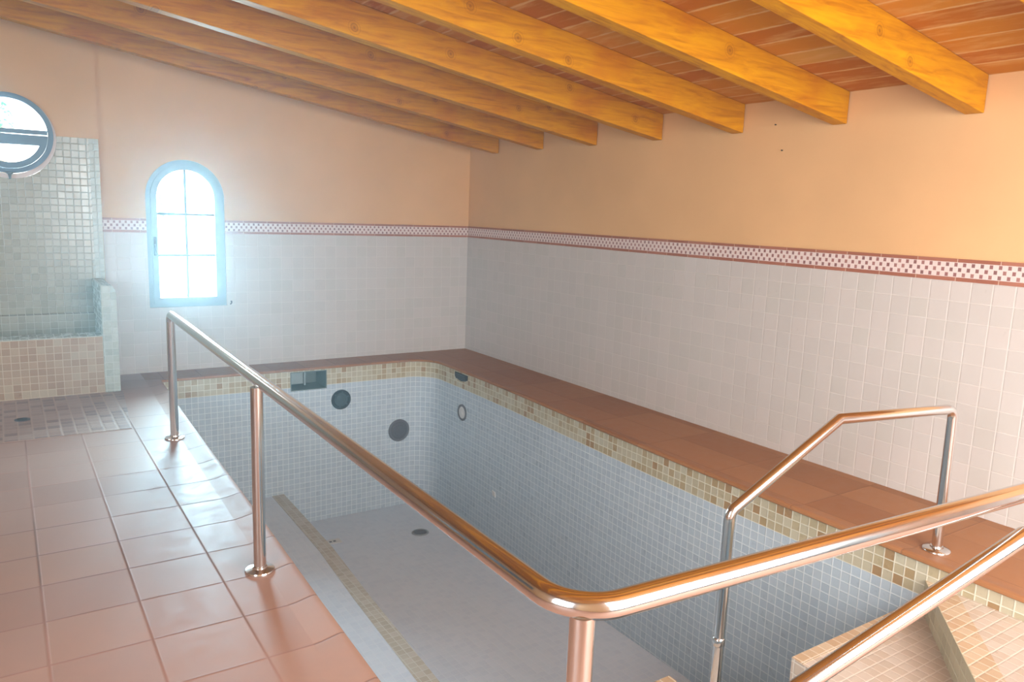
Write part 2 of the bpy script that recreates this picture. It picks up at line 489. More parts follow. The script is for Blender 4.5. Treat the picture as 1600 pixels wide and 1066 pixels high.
# ------------------------------------------------------------------ setting
LIPW = .11
OL = offset(LIPW)
iA = outline.index((-3.41, YF)); iB = outline.index((-.87, YN))
def walk(i, j):
    out = [i]
    while out[-1] != j: out.append((out[-1] + 1) % NP)
    return out
left_run, right_run = walk(iA, iB), walk(iB, iA)     # left and near edge; right and far edge
fp = [OL[i] for i in left_run]
floor = struct(flat_poly('floor', fp + [(0, OL[iB][1]), (0, YB), (XL, YB), (XL, 0), (OL[iA][0], 0)], lambda p: (p[0], p[1], 0), M['deck']))
ledge_pts = [OL[i] for i in right_run] + [(OL[iA][0], 0), (0, 0), (0, OL[iB][1])]
inlay = prism('mosaic_inlay', [(XL, -1.91), (-3.832, -1.915), (-3.74, -.70), (-3.74, -.69), (XL, -.69)], .0005, .004, M['cobble'], floor)
inlay['label'] = 'brown mosaic patch of the shower floor'

# ceiling
ceil = struct(mesh_obj('ceiling', [(0, 0, cz(0)), (XL, 0, cz(XL)), (XL, YB, cz(XL)), (0, YB, cz(0))], [(0, 1, 2, 3)], M['ceiling']))

# walls
wr = struct(mesh_obj('wall_right', [(0, 0, 0), (0, YB, 0), (0, YB, CZ0), (0, 0, CZ0)], [(0, 1, 2, 3)], M['plaster']))
box('tile_cladding', -.006, -.0005, YB, -.0005, 0.0005, 1.3095, M['walltile'], wr)['label'] = 'white square wall tiling'

circ = [(RW[0] + RR * math.cos(2 * PI * i / 64), RW[1] + RR * math.sin(2 * PI * i / 64)) for i in range(64)]
arch = [(AW0, AWZ0), (AW1, AWZ0)] + arc(AWC, AWZ1, AWR, 0, 180, 32)
wf = struct(flat_poly('wall_far', [(XL, 0), (0, 0), (0, cz(0)), (XL, cz(XL))], lambda p: (p[0], 0, p[1]), M['plaster'], holes=[arch, circ]))
place_far = lambda p, h: (p[0], h, p[1])
# white tile dado on the far wall, notched round the arched window
clad = [(-3.76, .0005), (-.007, .0005), (-.007, 1.3095), (AW1, 1.3095), (AW1, AWZ0), (AW0, AWZ0), (AW0, 1.3095), (-3.76, 1.3095)]
extrude_poly('tile_cladding', clad, place_far, -.006, -.0005, M['walltile'], wf)['label'] = 'white square wall tiling'
# mosaic panel and the plaster above it
XM = -3.765
low = [(XL, .0005), (XM - .075, .0005), (XM - .075, 2.0)] + [(XM - .075, 2.11)] + arc(RW[0], RW[1], RR, 4, -184, 40) + [(XL, 2.11)]
extrude_poly('mosaic_panel', low, place_far, -.034, -.0005, M['greymosaic'], wf)['label'] = 'grey olive glazed mosaic panel'
extrude_poly('mosaic_border', [(XM - .0745, .0005), (XM, .0005), (XM, 2.11), (XM - .0745, 2.11)], place_far, -.034, -.0005, M['tubtrim'], wf)['label'] = 'pale mosaic border column'
up = [(XM, 2.1105), (XM, cz(XM) - .002), (XL, cz(XL) - .002), (XL, 2.1105)] + arc(RW[0], RW[1], RR, 176, 4, 40)
extrude_poly('plaster_panel', up, place_far, -.030, -.0005, M['plaster'], wf)
# window reveals
extrude = []
def reveal(name, pts, y0, y1, mat):
    n = len(pts)
    V = [(p[0], y0, p[1]) for p in pts] + [(p[0], y1, p[1]) for p in pts]
    return mesh_obj(name, V, [(i, (i + 1) % n, (i + 1) % n + n, i + n) for i in range(n)], mat, wf, smooth=True)
reveal('window_reveal', arch, 0, .22, M['reveal'])
reveal('window_reveal', circ, 0, .22, M['reveal'])

# left and back walls with openings for daylight (out of frame)
LO = [(-8.7, .3, -6.6, 3.0), (-3.6, .9, -1.9, 2.2)]  # second opening is added for the cool fill lamp
wl = struct(flat_poly('wall_left', [(YB, 0), (0, 0), (0, cz(XL)), (YB, cz(XL))], lambda p: (XL, p[0], p[1]), M['plaster'],
                      holes=[[(a, b), (c, b), (c, d), (a, d)] for a, b, c, d in LO]))
BO = [(-3.6, .05, -.7, 2.45)]
wb = struct(flat_poly('wall_back', [(XL, 0), (0, 0), (0, cz(0)), (XL, cz(XL))], lambda p: (p[0], YB, p[1]), M['plaster'],
                      holes=[[(a, b), (c, b), (c, d), (a, d)] for a, b, c, d in BO]))
def plain_window(name, rect, place):
    a, b, c, d = rect
    w = struct(empty(name, place((a + c) / 2, b, 0)))
    t = .07
    o = w.location.copy()
    V, F = [], []
    for r in ((a, b, a + t, d), (c - t, b, c, d), (a + t, b, c - t, b + t), (a + t, d - t, c - t, d), ((a + c) / 2 - t / 2, b + t, (a + c) / 2 + t / 2, d - t)):
        base = len(V)
        for h in (-.03, .03):
            for (p, q) in ((r[0], r[1]), (r[2], r[1]), (r[2], r[3]), (r[0], r[3])):
                V.append(place(p, q, h))
        F += [tuple(base + i for i in f) for f in ((0, 1, 2, 3), (7, 6, 5, 4), (0, 4, 5, 1), (1, 5, 6, 2), (2, 6, 7, 3), (3, 7, 4, 0))]
    m = mesh_obj('window_frame', V, F, M['frame'], w, recalc=True)
    m.location = -w.location
    return w
plain_window('window_3', LO[0], lambda p, q, h: (XL + h, p, q))
plain_window('window_4', LO[1], lambda p, q, h: (XL + h, p, q))  # added unseen window, lets the cool fill lamp in
plain_window('window_5', BO[0], lambda p, q, h: (p, YB + h, q))

# frieze
def frieze(name, axis, u0, u1):
    pts = lambda a, b: [(u0, a), (u1, a), (u1, b), (u0, b)]
    pl = (lambda p, h: (p[0], h, p[1])) if axis == 'far' else (lambda p, h: (h, p[0], p[1]))
    t = struct(extrude_poly(name, pts(1.3315, 1.4165), pl, -.008, -.0005, M['frieze']))
    for z0, z1 in ((1.3098, 1.3313), (1.4167, 1.436)):
        extrude_poly('border_strip', pts(z0, z1), pl, -.011, -.0005, M['redtile'], t)['label'] = 'thin red border tile strip'
    return t
frieze('trim_1', 'far', AW1 + .002, -.009)
frieze('trim_2', 'far', XM + .003, AW0 - .002)
frieze('trim_3', 'right', YB, -.012)

# ------------------------------------------------------------------ arched window
w1 = struct(empty('window_1', (AWC, .03, AWZ0)))
def arch_pts(inset, n=32):
    return [(AW0 + inset, AWZ0 + inset), (AW1 - inset, AWZ0 + inset)] + arc(AWC, AWZ1, AWR - inset, 0, 180, n)
def wpart(o, w):          # children keep world coordinates
    o.parent = w; o.location = -w.location; return o
wpart(extrude_poly('window_frame', arch_pts(.001), place_far, .002, .075, M['frame'], holes=[arch_pts(.04)]), w1)
sash = wpart(extrude_poly('window_sash', arch_pts(.0405), place_far, -.012, .06, M['frame'], holes=[arch_pts(.092)]), w1)
bars = wpart(box('glazing_bar', AWC - .010, AWC + .010, .012, .035, AWZ0 + .09, AWZ1 + AWR - .09, M['bar']), w1)
for zz in (1.483, 1.100):
    wpart(box('glazing_bar', AW0 + .09, AW1 - .09, .013, .034, zz - .011, zz + .011, M['bar']), w1)
wpart(flat_poly('window_pane', arch_pts(.09), lambda p: (p[0], .024, p[1]), M['glass']), w1)
h = wpart(box('window_handle', AW0 + .052, AW0 + .078, -.022, -.0125, 1.10, 1.27, M['mid'], bevel=.004), w1)
h['label'] = 'small lever handle'
lv = tube('lever', [(AW0 + .065, -.022, 1.20), (AW0 + .065, -.05, 1.20), (AW0 + .067, -.055, 1.11)], .008, M['mid'], seg=10); lv.parent = h

# ------------------------------------------------------------------ round window
w2 = struct(empty('window_2', (RW[0], .03, RW[1] - RR)))
def ring_pts(r, n=64, cz_=0): return [(RW[0] + r * math.cos(2 * PI * i / n), RW[1] + cz_ + r * math.sin(2 * PI * i / n)) for i in range(n)]
wpart(extrude_poly('window_surround', ring_pts(RR - .001), place_far, -.040, .05, M['reveal'], holes=[ring_pts(RR - .04)], smooth=True), w2)['label'] = 'pale pink round surround'
wpart(extrude_poly('window_frame', ring_pts(.325, cz_=.022), place_far, -.052, -.0405, M['frame2'], holes=[ring_pts(.285, cz_=.022)], smooth=True), w2)
# lower tilting sash: thick half ring closed by a wide bar, plus upper thin bar
rc = (RW[0], RW[1] + .022)
ph = math.degrees(math.asin(.03 / .284))
outer = arc(rc[0], rc[1], .284, 180 + 4, 360 - 4, 40)
inner = arc(rc[0], rc[1], .235, 360 - 22, 180 + 22, 40)
wpart(extrude_poly('window_sash', outer + [(rc[0] + .283, rc[1] - .005), (rc[0] - .283, rc[1] - .005)], place_far, -.062, -.02, M['frame2'], holes=[inner], smooth=True), w2)
wpart(box('transom_bar', rc[0] - .282, rc[0] + .282, -.058, -.015, rc[1] + .002, rc[1] + .038, M['frame2']), w2)
wpart(flat_poly('window_pane', ring_pts(.29, cz_=.022), lambda p: (p[0], .004, p[1]), M['glass']), w2)
# little catch at the bottom of the sash
cx, czz = RW[0] - .005, RW[1] - .322
wpart(extrude_poly('window_catch', [(cx - .04, czz + .03), (cx + .04, czz + .03), (cx + .012, czz + .008), (cx + .006, czz - .03), (cx - .006, czz - .03), (cx - .012, czz + .008)], place_far, -.070, -.0525, M['mid'], bevel=.002), w2)

# ------------------------------------------------------------------ ceiling beams
ordinal = ['first', 'second', 'third', 'fourth', 'fifth', 'sixth', 'seventh', 'eighth', 'ninth', 'tenth', 'eleventh']
XE = -6.95
for i in range(9):
    yn = -.617 - .823 * i
    jitter = random.uniform(-.006, .006)
    nseg = 14
    V, F = [], []
    for s in range(nseg + 1):
        x = -.0075 + (XE + .0075) * s / nseg
        zt = cz(x) - .0005; zb = 2.231 + jitter * .5 - SL * x + (random.uniform(-.002, .002) if 0 < s < nseg else 0)
        y0 = yn + (random.uniform(-.0015, .0015) if 0 < s < nseg else 0); y1 = yn + .103
        for (y, z) in ((y0, zb), (y1, zb), (y1, zt), (y0, zt)): V.append((x, y, z))
    for s in range(nseg):
        b = s * 4
        for k in range(4): F.append((b + k, b + (k + 1) % 4, b + 4 + (k + 1) % 4, b + 4 + k))
    F.append((0, 1, 2, 3)); F.append(tuple(nseg * 4 + k for k in (3, 2, 1, 0)))
    o = mesh_obj('ceiling_beam', V, F, M['beam'], recalc=True, bevel=.006, seg=2)
    lab = 'honey stained timber ceiling beam, %s from the far wall with the arched window' % ordinal[i]
    if i == 0: lab = 'dim honey brown timber ceiling beam nearest the far wall'
    tag(o, lab, 'beam', 'sloping timber ceiling beams')

# ------------------------------------------------------------------ pool
pool = empty('plunge_pool', (-2.2, -3.5, -1.6))
tag(pool, 'empty pale blue mosaic plunge pool with a beige tile band under a terracotta rim', 'pool')
def pp(o): o.parent = pool; o.location = -pool.location; return o
# coping lip
prof = [(-.006, -.0085), (-.012, -.004), (-.013, .006), (-.008, .0135), (0.004, .017), (.02, .0155), (.05, .009), (.08, .003), (LIPW, 0.0)]
def lip(run, mat, label):
    V, F = [], []
    rows = [(d, z) for d, z in prof] + [(.03, -.0085)]
    n = len(run)
    for d, z in prof:
        o_ = offset(d); V += [(o_[i][0], o_[i][1], z) for i in run]
    o_ = offset(.03); V += [(o_[i][0], o_[i][1], -.0085) for i in run]
    for j in range(len(prof) - 1):
        for i in range(n - 1):
            F.append((j * n + i, (j + 1) * n + i, (j + 1) * n + i + 1, j * n + i + 1))
    n0 = len(prof) * n
    F += [(i, i + 1, n0 + i + 1, n0 + i) for i in range(n - 1)]
    c = pp(mesh_obj('coping', V, F, mat, uvs=[(v[0], v[1]) for v in V], smooth=True))
    c['label'] = label
    return c
lip(left_run, M['deck_lip'], 'raised terracotta rim along the deck')
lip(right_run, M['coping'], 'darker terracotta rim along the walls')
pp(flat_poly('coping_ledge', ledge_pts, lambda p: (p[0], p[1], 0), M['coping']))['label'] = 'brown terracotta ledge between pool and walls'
# walls
arcl = [0.]
for i in range(NP):
    a = Vector(outline[i]); b = Vector(outline[(i + 1) % NP]); arcl.append(arcl[-1] + (b - a).length)
skim_seg = [i for i in range(NP) if abs(outline[i][1] - YF) < 1e-6 and abs(outline[(i + 1) % NP][1] - YF) < 1e-6 and
            {round(outline[i][0], 3), round(outline[(i + 1) % NP][0], 3)} == {SK0, SK1}][0]
def pool_strip(name, rows, mat, skip):
    V, F, U = [], [], []
    for i in range(NP):
        a, b = outline[i], outline[(i + 1) % NP]
        for r in range(len(rows) - 1):
            if i == skim_seg and r in skip: continue
            n = len(V)
            V += [(a[0], a[1], rows[r]), (b[0], b[1], rows[r]), (b[0], b[1], rows[r + 1]), (a[0], a[1], rows[r + 1])]
            U += [(arcl[i], rows[r]), (arcl[i + 1], rows[r]), (arcl[i + 1], rows[r + 1]), (arcl[i], rows[r + 1])]
            F.append((n + 3, n + 2, n + 1, n))
    me = bpy.data.meshes.new(name); me.from_pydata(V, [], F); me.update()
    uv = me.uv_layers.new(name='UVMap')
    for p in me.polygons:
        for li in p.loop_indices: uv.data[li].uv = U[me.loops[li].vertex_index]
    bm = bmesh.new(); bm.from_mesh(me); bmesh.ops.remove_doubles(bm, verts=bm.verts, dist=1e-5); bm.to_mesh(me); bm.free()
    for p in me.polygons: p.use_smooth = True
    try: me.set_sharp_from_angle(angle=math.radians(40))
    except Exception: pass
    me.materials.append(mat)
    o = bpy.data.objects.new(name, me); C.objects.link(o); return pp(o)
ZB = -.0085 - 3 * .0555
ZS0, ZS1 = -.022, -.208
pool_strip('tile_band', [-.0085, ZS0, ZB], M['beige'], (1,))['label'] = 'three row beige mosaic band'
pool_strip('pool_wall', [ZB, ZS1, -1.75], M['blue'], (0,))['label'] = 'pale blue mosaic pool wall'
fz = lambda y: -1.60 - .034 * (y + .47) * -1 * -1 if False else -1.605 + .038 * (-.47 - y)
fl = pp(mesh_obj('pool_floor', [(-3.6, -.4, fz(-.4)), (-.66, -.4, fz(-.4)), (-.66, -6.65, fz(-6.65)), (-3.6, -6.65, fz(-6.65))], [(3, 2, 1, 0)], M['bluefloor']))
# bench along the left side
BZ = -1.26
be = [(-2.313, YF), (-2.33, -1.85), (-2.385, -2.75), (-2.438, -3.97), (-2.50, YN)]
bed = [(x - .12, y) for x, y in be]
bench = pp(prism('bench', [(-3.41, YF)] + be + [(-3.55, YN), (-3.53, -4.9), (-3.495, -3.6), (-3.45, -1.6)], -1.7, BZ, M['bluefloor']))
bench['label'] = 'long pale blue tiled seat ledge'
eb = prism('edge_band', bed + be[::-1], BZ + .0003, BZ + .003, M['edge'])
eb['label'] = 'beige mosaic edging of the seat ledge'
eb.parent = bench
# entry steps at the near right corner
def rx(y):
    for a, b in zip(right_pts, right_pts[1:]):
        if b[1] <= y <= a[1]: return a[0] + (b[0] - a[0]) * (a[1] - y) / (a[1] - b[1])
    return -.87
def step(pts, z0, z1, edge=None):
    s = pp(prism('step', pts, z0, z1 - .0005, M['step']))
    if edge:
        for nm, q, za, zb, mt in edge:
            e = prism(nm, q, za, zb, mt); e.parent = s
    return s
z1, z2, z3 = -.092, -.246, -.55
n0_, n1_ = Vector((rx(-5.99), -5.99)), Vector((-1.905, YN))
dn = (n1_ - n0_).normalized(); nn = Vector((-dn.y, dn.x))
if nn.x < 0: nn = -nn
q = nn * .111
step([tuple(n0_), tuple(n1_), (-.87, YN), (rx(-6.2), -6.2)], z2, z1,
     [('nosing', [tuple(n0_), tuple(n1_), (n1_.x + .17, n1_.y), (n0_.x, n0_.y - .145)], z1 - .0004, z1 + .002, M['nosing']),
      ('riser', [tuple(n0_), tuple(n1_), tuple(n1_ - nn * .004), tuple(n0_ - nn * .004)], z2, z1 + .002, M['riser'])])
s2 = step([(rx(-5.924), -5.924), (-1.787, -5.924), (-1.80, -6.1), (-2.0, YN), (-.87, YN)], -1.55, z2,
     [('nosing', [(rx(-5.924), -5.924), (-1.787, -5.924), (-1.787, -5.98), (rx(-5.98), -5.98)], z2 - .0004, z2 + .002, M['nosing'])])
step([(-1.99, -5.42), (-2.42, -5.42), (-2.48, YN), (-2.03, YN)], -1.55, z3,
     [('nosing', [(-1.99, -5.42), (-2.42, -5.42), (-2.42, -5.47), (-1.99, -5.47)], z3 - .0004, z3 + .002, M['nosing'])])

# pool fittings ------------------------------------------------------
sk = empty('skimmer', ((SK0 + SK1) / 2, YF + .1, ZS1))
tag(sk, 'rectangular grey skimmer opening in the beige band of the far pool wall', 'skimmer')
def sp(o): return wpart(o, sk)
t = .004
D = .30
Vb, Fb = [], []
def addq(a, b, c, d):
    n = len(Vb); Vb.extend([a, b, c, d]); Fb.append((n, n + 1, n + 2, n + 3))
x0, x1, zt, zb_, ya, yb_ = SK0 + .001, SK1 - .001, ZS0 - .001, ZS1 + .001, YF - .002, YF + D
addq((x0, ya, zb_), (x1, ya, zb_), (x1, yb_, zb_), (x0, yb_, zb_))
addq((x0, ya, zt), (x0, yb_, zt), (x1, yb_, zt), (x1, ya, zt))
addq((x0, ya, zb_), (x0, yb_, zb_), (x0, yb_, zt), (x0, ya, zt))
addq((x1, ya, zb_), (x1, ya, zt), (x1, yb_, zt), (x1, yb_, zb_))
addq((x0, yb_, zb_), (x1, yb_, zb_), (x1, yb_, zt), (x0, yb_, zt))
sp(mesh_obj('throat', Vb, Fb, M['skim']))
sp(box('weir_flap', x0 + .01, x0 + .19, YF + .16, YF + .17, zb_ + .03, zt - .04, M['skimlight']))
sp(box('divider', x0 + .175, x0 + .187, YF + .12, YF + .158, zb_ + .02, zt, M['skimlight']))
rim = [(x0 - .004, zb_ - .004), (x1 + .004, zb_ - .004), (x1 + .004, zt + .004), (x0 - .004, zt + .004)]
rin = [(x0 + .004, zb_ + .004), (x1 - .004, zb_ + .004), (x1 - .004, zt - .004), (x0 + .004, zt - .004)]
sp(extrude_poly('rim', rim, place_far, YF - .005, YF - .0005, M['skim'], holes=[rin]))

def fitting(name, label, cat, loc): 
    e = empty(name, loc); return tag(e, label, cat)
JY = YF - .0005
a = fitting('pool_light', 'dark round pool light niche below the skimmer on the far pool wall', 'pool light', (-1.715, JY, -.345))
wpart(lathe('housing', [(.104, 0), (.104, .008), (.098, .014), (.088, .012), (.086, .004)], (-1.715, JY, -.345), (0, -1, 0), M['dark']), a)
wpart(lathe('inner_ring', [(.07, .004), (.07, .009), (.06, .009), (.058, .0045)], (-1.715, JY, -.345), (0, -1, 0), M['mid']), a)
wpart(lathe('cap', [(.031, .004), (.03, .022), (.02, .026), (.004, .026)], (-1.74, JY, -.318), (0, -1, 0), M['mid']), a)
for ang in (20, 80, 140, 260, 320):
    x, z = -1.715 + .079 * math.cos(math.radians(ang)), -.345 + .079 * math.sin(math.radians(ang))
    wpart(lathe('screw', [(.008, .004), (.008, .014), (.003, .016)], (x, JY, z), (0, -1, 0), M['mid'], seg=12), a)
b = fitting('pool_light', 'closed grey round pool light on the far pool wall near the rounded corner', 'pool light', (-1.062, JY, -.755))
wpart(lathe('housing', [(.122, 0), (.122, .010), (.112, .018), (.1, .016), (.098, .012)], (-1.062, JY, -.755), (0, -1, 0), M['grey']), b)
wpart(lathe('cover', [(.097, .0), (.096, .016), (.08, .022), (.06, .02), (.055, .025), (.03, .024), (.02, .028), (.003, .028)], (-1.062, JY, -.755), (0, -1, 0), M['greyin']), b)
yR = -1.19
xR = rx(yR) - .0005
c = fitting('pool_inlet', 'small pale ring inlet on the right pool wall under the dark overflow slot', 'pool inlet', (xR, yR, -.42))
nx = (-1, -.02, 0)
wpart(lathe('ring', [(.085, 0), (.085, .008), (.08, .012), (.066, .012), (.064, .004)], (xR, yR, -.42), nx, M['grey']), c)
wpart(lathe('plug', [(.063, 0), (.062, .006), (.05, .009), (.02, .009), (.018, .014), (.003, .014)], (xR, yR, -.42), nx, M['pale']), c)
yS = -1.155
xS = rx(yS) - .0005
d = fitting('overflow_grille', 'small dark half round overflow slot in the beige band of the right pool wall', 'overflow', (xS, yS, -.10))
hp = [(yS - .125, -.022), (yS - .125, -.07)] + [(yS - .125 + .25 * i / 12, -.07 - .028 * math.sin(PI * i / 12)) for i in range(1, 12)] + [(yS + .125, -.07), (yS + .125, -.022)]
wpart(extrude_poly('frame', hp, lambda p, h: (xS + h, p[0], p[1]), -.010, 0, M['dark'], bevel=.002), d)
for z in (-.04, -.06, -.08):
    wpart(box('louvre', xS - .014, xS - .0101, yS - .1, yS + .1, z - .005, z + .005, M['mid']), d)
ys = -1.86
sx_ = rx(ys) - .0005
st = extrude_poly('wall_plug', [(ys - .03, -1.09), (ys + .025, -1.08), (ys + .03, -1.035), (ys - .02, -1.04)], lambda p, h: (sx_ + h, p[0], p[1]), -.008, 0, M['pale'], bevel=.002)
tag(st, 'small whitish patch low on the right pool wall', 'patch')
dx, dy = -1.215, -1.29
e = fitting('main_drain', 'round grey drain cover on the pool floor near the far wall', 'drain', (dx, dy, fz(dy)))
slope = (0, .038, 1)
wpart(lathe('rim', [(.085, 0), (.085, .006), (.078, .012), (.066, .010), (.064, .004)], (dx, dy, fz(dy)), slope, M['drain']), e)
wpart(lathe('grate', [(.063, 0), (.062, .010), (.045, .013), (.044, .010), (.028, .013), (.026, .010), (.004, .013)], (dx, dy, fz(dy)), slope, M['grey']), e)
dx, dy = -2.03, -1.06
e = fitting('floor_inlet', 'small pale square fitting on the pool floor beside the seat ledge', 'inlet', (dx, dy, fz(dy)))
wpart(box('plate', dx - .07, dx + .07, dy - .05, dy + .05, fz(dy) - .002, fz(dy) + .006, M['pale'], bevel=.002), e)
for k in (-.03, .01):
    wpart(box('slot', dx + k - .012, dx + k + .012, dy - .015, dy + .01, fz(dy) + .0062, fz(dy) + .008, M['greyin']), e)

# ------------------------------------------------------------------ handrails
RT = .0245
def flange(post, x, y, z=0., r=.064):
    f = lathe('base_flange', [(r, 0), (r, .006), (r * .96, .011), (r * .6, .016), (RT + .007, .018), (RT + .005, .026), (RT + .0005, .027)], (x, y, z), (0, 0, 1), M['steel'])
    f.parent = post; f.location = -(post.location + post.parent.location)
    return f
def post(root, x, y, z0, z1):
    o = wpart(tube('post', [(x, y, z0), (x, y, z1)], .0262, M['steel']), root)
    flange(o, x, y, z0)
    return o
def fix(o, root): o.parent = root; o.location = -root.location

ZR = .855
r1 = empty('handrail', (-3.64, -4.5, 0))
tag(r1, 'long polished steel handrail along the left pool edge, turning the near corner', 'handrail')
pa, pb, pc = (-3.613, -2.29), (-3.655, -4.52), (-3.635, -6.70)
wpart(tube('rail', fillet([(pa[0], pa[1], .018), (pa[0], pa[1] - .0, ZR), (-3.660, -6.712, ZR), (-1.82, -6.838, ZR), (-1.80, -7.05, ZR), (-1.80, -7.05, .018)], [.05, .115, .06, .05], 10), .0272, M['steel'], seg=24), r1)
o = wpart(lathe('base_flange', [(.064, .0), (.064, .006), (.061, .011), (.038, .016), (RT + .007, .018), (RT + .005, .026), (RT + .0005, .027)], (pa[0], pa[1], 0), (0, 0, 1), M['steel']), r1)
o = wpart(lathe('base_flange', [(.064, .0), (.064, .006), (.061, .011), (.038, .016), (RT + .007, .018), (RT + .005, .026), (RT + .0005, .027)], (-1.80, -7.05, 0), (0, 0, 1), M['steel']), r1)
post(r1, pb[0], pb[1], 0, ZR - .02)
post(r1, -3.622, -6.69, 0.001, ZR - .018)

def step_rail(A, label):
    r = empty('handrail', (A[0][0], A[0][1], 0))
    tag(r, label, 'handrail')
    wpart(tube('rail', fillet(A, [.045, 0, .06], 10), RT, M['steel'], seg=24), r)
    wpart(lathe('base_flange', [(.066, .0), (.066, .006), (.062, .011), (.038, .016), (RT + .007, .018), (RT + .005, .026), (RT + .0005, .027)], (A[0][0], A[0][1], 0), (0, 0, 1), M['steel']), r)
    wpart(lathe('joint_collar', [(RT + .0005, -.02), (RT + .004, -.016), (RT + .0045, 0), (RT + .004, .016), (RT + .0005, .02)], (A[4][0], A[4][1], -.265), (0, 0, 1), M['steel']), r)
    return r
step_rail([(-.682, -5.93, .018), (-.69, -5.928, .735), (-1.387, -5.773, .73), (-1.936, -5.651, .345), (-1.938, -5.651, -1.41)],
          'bent steel handrail standing on the right rim, dropping into the pool')
step_rail([(-1.50, -7.03, .018), (-1.50, -7.03, .77), (-2.2, -6.876, .767), (-2.903, -6.625, .345), (-2.905, -6.625, -1.35)],
          'steel handrail slanting across the lower right corner of the photo')

# ------------------------------------------------------------------ tiled basin below the round window
tb = empty('tiled_basin', (-4.6, -.4, 0))
tag(tb, 'beige mosaic basin with a low front wall below the round window', 'basin')
def tp(o): return wpart(o, tb)
YT = -.70
tp(box('front_wall', XL + .001, -3.8725, YT, YT + .10, .0045, .478, M['tubfront']))['label'] = 'tan mosaic front wall'
tp(box('rim', XL + .001, -3.8725, YT - .001, YT + .22, .4785, .486, M['tubtrim']))['label'] = 'pale grey rim on the front wall'
ew = [(YT - .004, .0045), (YT - .004, .862), (YT + .006, .885), (YT + .03, .902), (-.0345, .902), (-.0345, .0045)]
e_ = tp(extrude_poly('end_wall', [(-3.872, .0045), (-3.757, .0045), (-3.757, .83), (-3.765, .872), (-3.79, .899), (-3.872, .902)], place_far, YT - .004, -.0345, M['tubtrim'], bevel=.006))
e_['label'] = 'pale green grey mosaic end wall'
tp(box('ledge', XL + .001, -3.8725, -.13, -.0345, .0045, .60, M['greymosaic']))
tp(box('basin_floor', XL + .001, -3.8725, YT + .1005, -.1305, .0045, .30, M['greymosaic']))

# floor drain in the shower patch, hook, nails -----------------------
g = fitting('floor_drain', 'small dark floor drain in the brown mosaic patch before the basin', 'drain', (-4.474, -1.357, .004))
wpart(lathe('grate', [(.05, .0002), (.05, .003), (.045, .004), (.01, .003)], (-4.474, -1.357, .004), (0, 0, 1), M['greyin']), g)
for k in range(-2, 3):
    wpart(box('slot', -4.474 - .03, -4.474 + .03, -1.357 + k * .016 - .004, -1.357 + k * .016 + .004, .0081, .0086, M['black']), g)
hk = tube('wall_hook', [(-2.674, -.0065, .652), (-2.674, -.03, .652), (-2.676, -.036, .64), (-2.69, -.036, .625)], .006, M['greyin'], seg=10)
tag(hk, 'tiny grey hook on the tiled wall right of the arched window', 'hook')
for (y, z, lb) in ((-4.185, 2.27, 'upper small dark nail in the peach right wall'), (-4.257, 2.094, 'lower small dark nail in the peach right wall')):
    n = lathe('nail', [(.003, 0), (.003, .010), (.005, .010), (.005, .012), (.002, .013)], (-.0005, y, z), (-1, 0, 0), M['black'], seg=12)
    tag(n, lb, 'nail', 'nails in the right wall')

# ------------------------------------------------------------------ greenery outside the windows
def foliage(name, label, cat, c, rad, n, size, trunk=None, seed=1):
    rnd = random.Random(seed)
    root = empty(name, (c[0], c[1], 0)); tag(root, label, cat)
    V, F = [], []
    for i in range(n):
        a = rnd.uniform(0, 2 * PI); r = rnd.random() ** .5; h = rnd.uniform(-1, 1)
        k = math.sqrt(max(0, 1 - h * h))
        P = Vector((c[0] + rad[0] * r * k * math.cos(a), c[1] + rad[1] * r * k * math.sin(a), c[2] + rad[2] * h))
        u = Vector((rnd.gauss(0, 1), rnd.gauss(0, 1), rnd.gauss(0, 1))).normalized()
        w = u.orthogonal().normalized()
        s = size * rnd.uniform(.6, 1.2); b0 = len(V)
        V += [P - u * s, P + w * s * .4, P + u * s, P - w * s * .4]; F.append((b0, b0 + 1, b0 + 2, b0 + 3))
    wpart(mesh_obj('foliage', V, F, M['leaf']), root)
    wpart(tube('trunk', [(c[0], c[1], -.3), (c[0] + .03, c[1], c[2] * .5), (c[0], c[1], c[2] + rad[2] * .5)], .04, M['bark'], seg=8), root)
    return root
foliage('garden_tree', 'leafy green tree outside, seen through the round window', 'tree', (-4.47, 1.1, 2.33), (.13, .2, .14), 150, .03, seed=3)
def vine(x, z0, z1, label, seed):
    rnd = random.Random(seed); y = .75
    root = empty('hanging_vine', (x, y, 3.4)); tag(root, label, 'vine', 'vines hanging outside the arched window')
    V, F = [], []
    for i in range(260):
        t = rnd.random(); P = Vector((x + rnd.gauss(0, .014) * (1.2 - t * .6), y + rnd.gauss(0, .015), z0 + (z1 - z0) * t))
        u = Vector((rnd.gauss(0, .3), rnd.gauss(0, .3), -1)).normalized(); w_ = u.orthogonal().normalized(); q_ = .035; b0 = len(V)
        V += [P - u * q_, P + w_ * q_ * .28, P + u * q_, P - w_ * q_ * .28]; F.append((b0, b0 + 1, b0 + 2, b0 + 3))
    wpart(mesh_obj('foliage', V, F, M['leaf']), root)
    wpart(tube('stem', [(x, y, 3.4), (x + .01, y, 2.4), (x, y, z1)], .004, M['leaf'], seg=6), root)
vine(-3.15, 1.72, 1.26, 'pale green vine hanging outside the leftmost edge of the arched window', 5)
vine(-3.06, 1.74, 1.28, 'pale green vine hanging in the middle of the left panes of the arched window', 6)
vine(-2.86, 1.75, 1.55, 'short faint green vine hanging behind the upper right pane', 8)
gw = box('garden_wall', -12, 4, 4.2, 4.4, -.5, 7, M['white'])  # added backdrop, lit so the panes look blown out
tag(gw, 'glaring white wall outside behind the windows', 'wall')
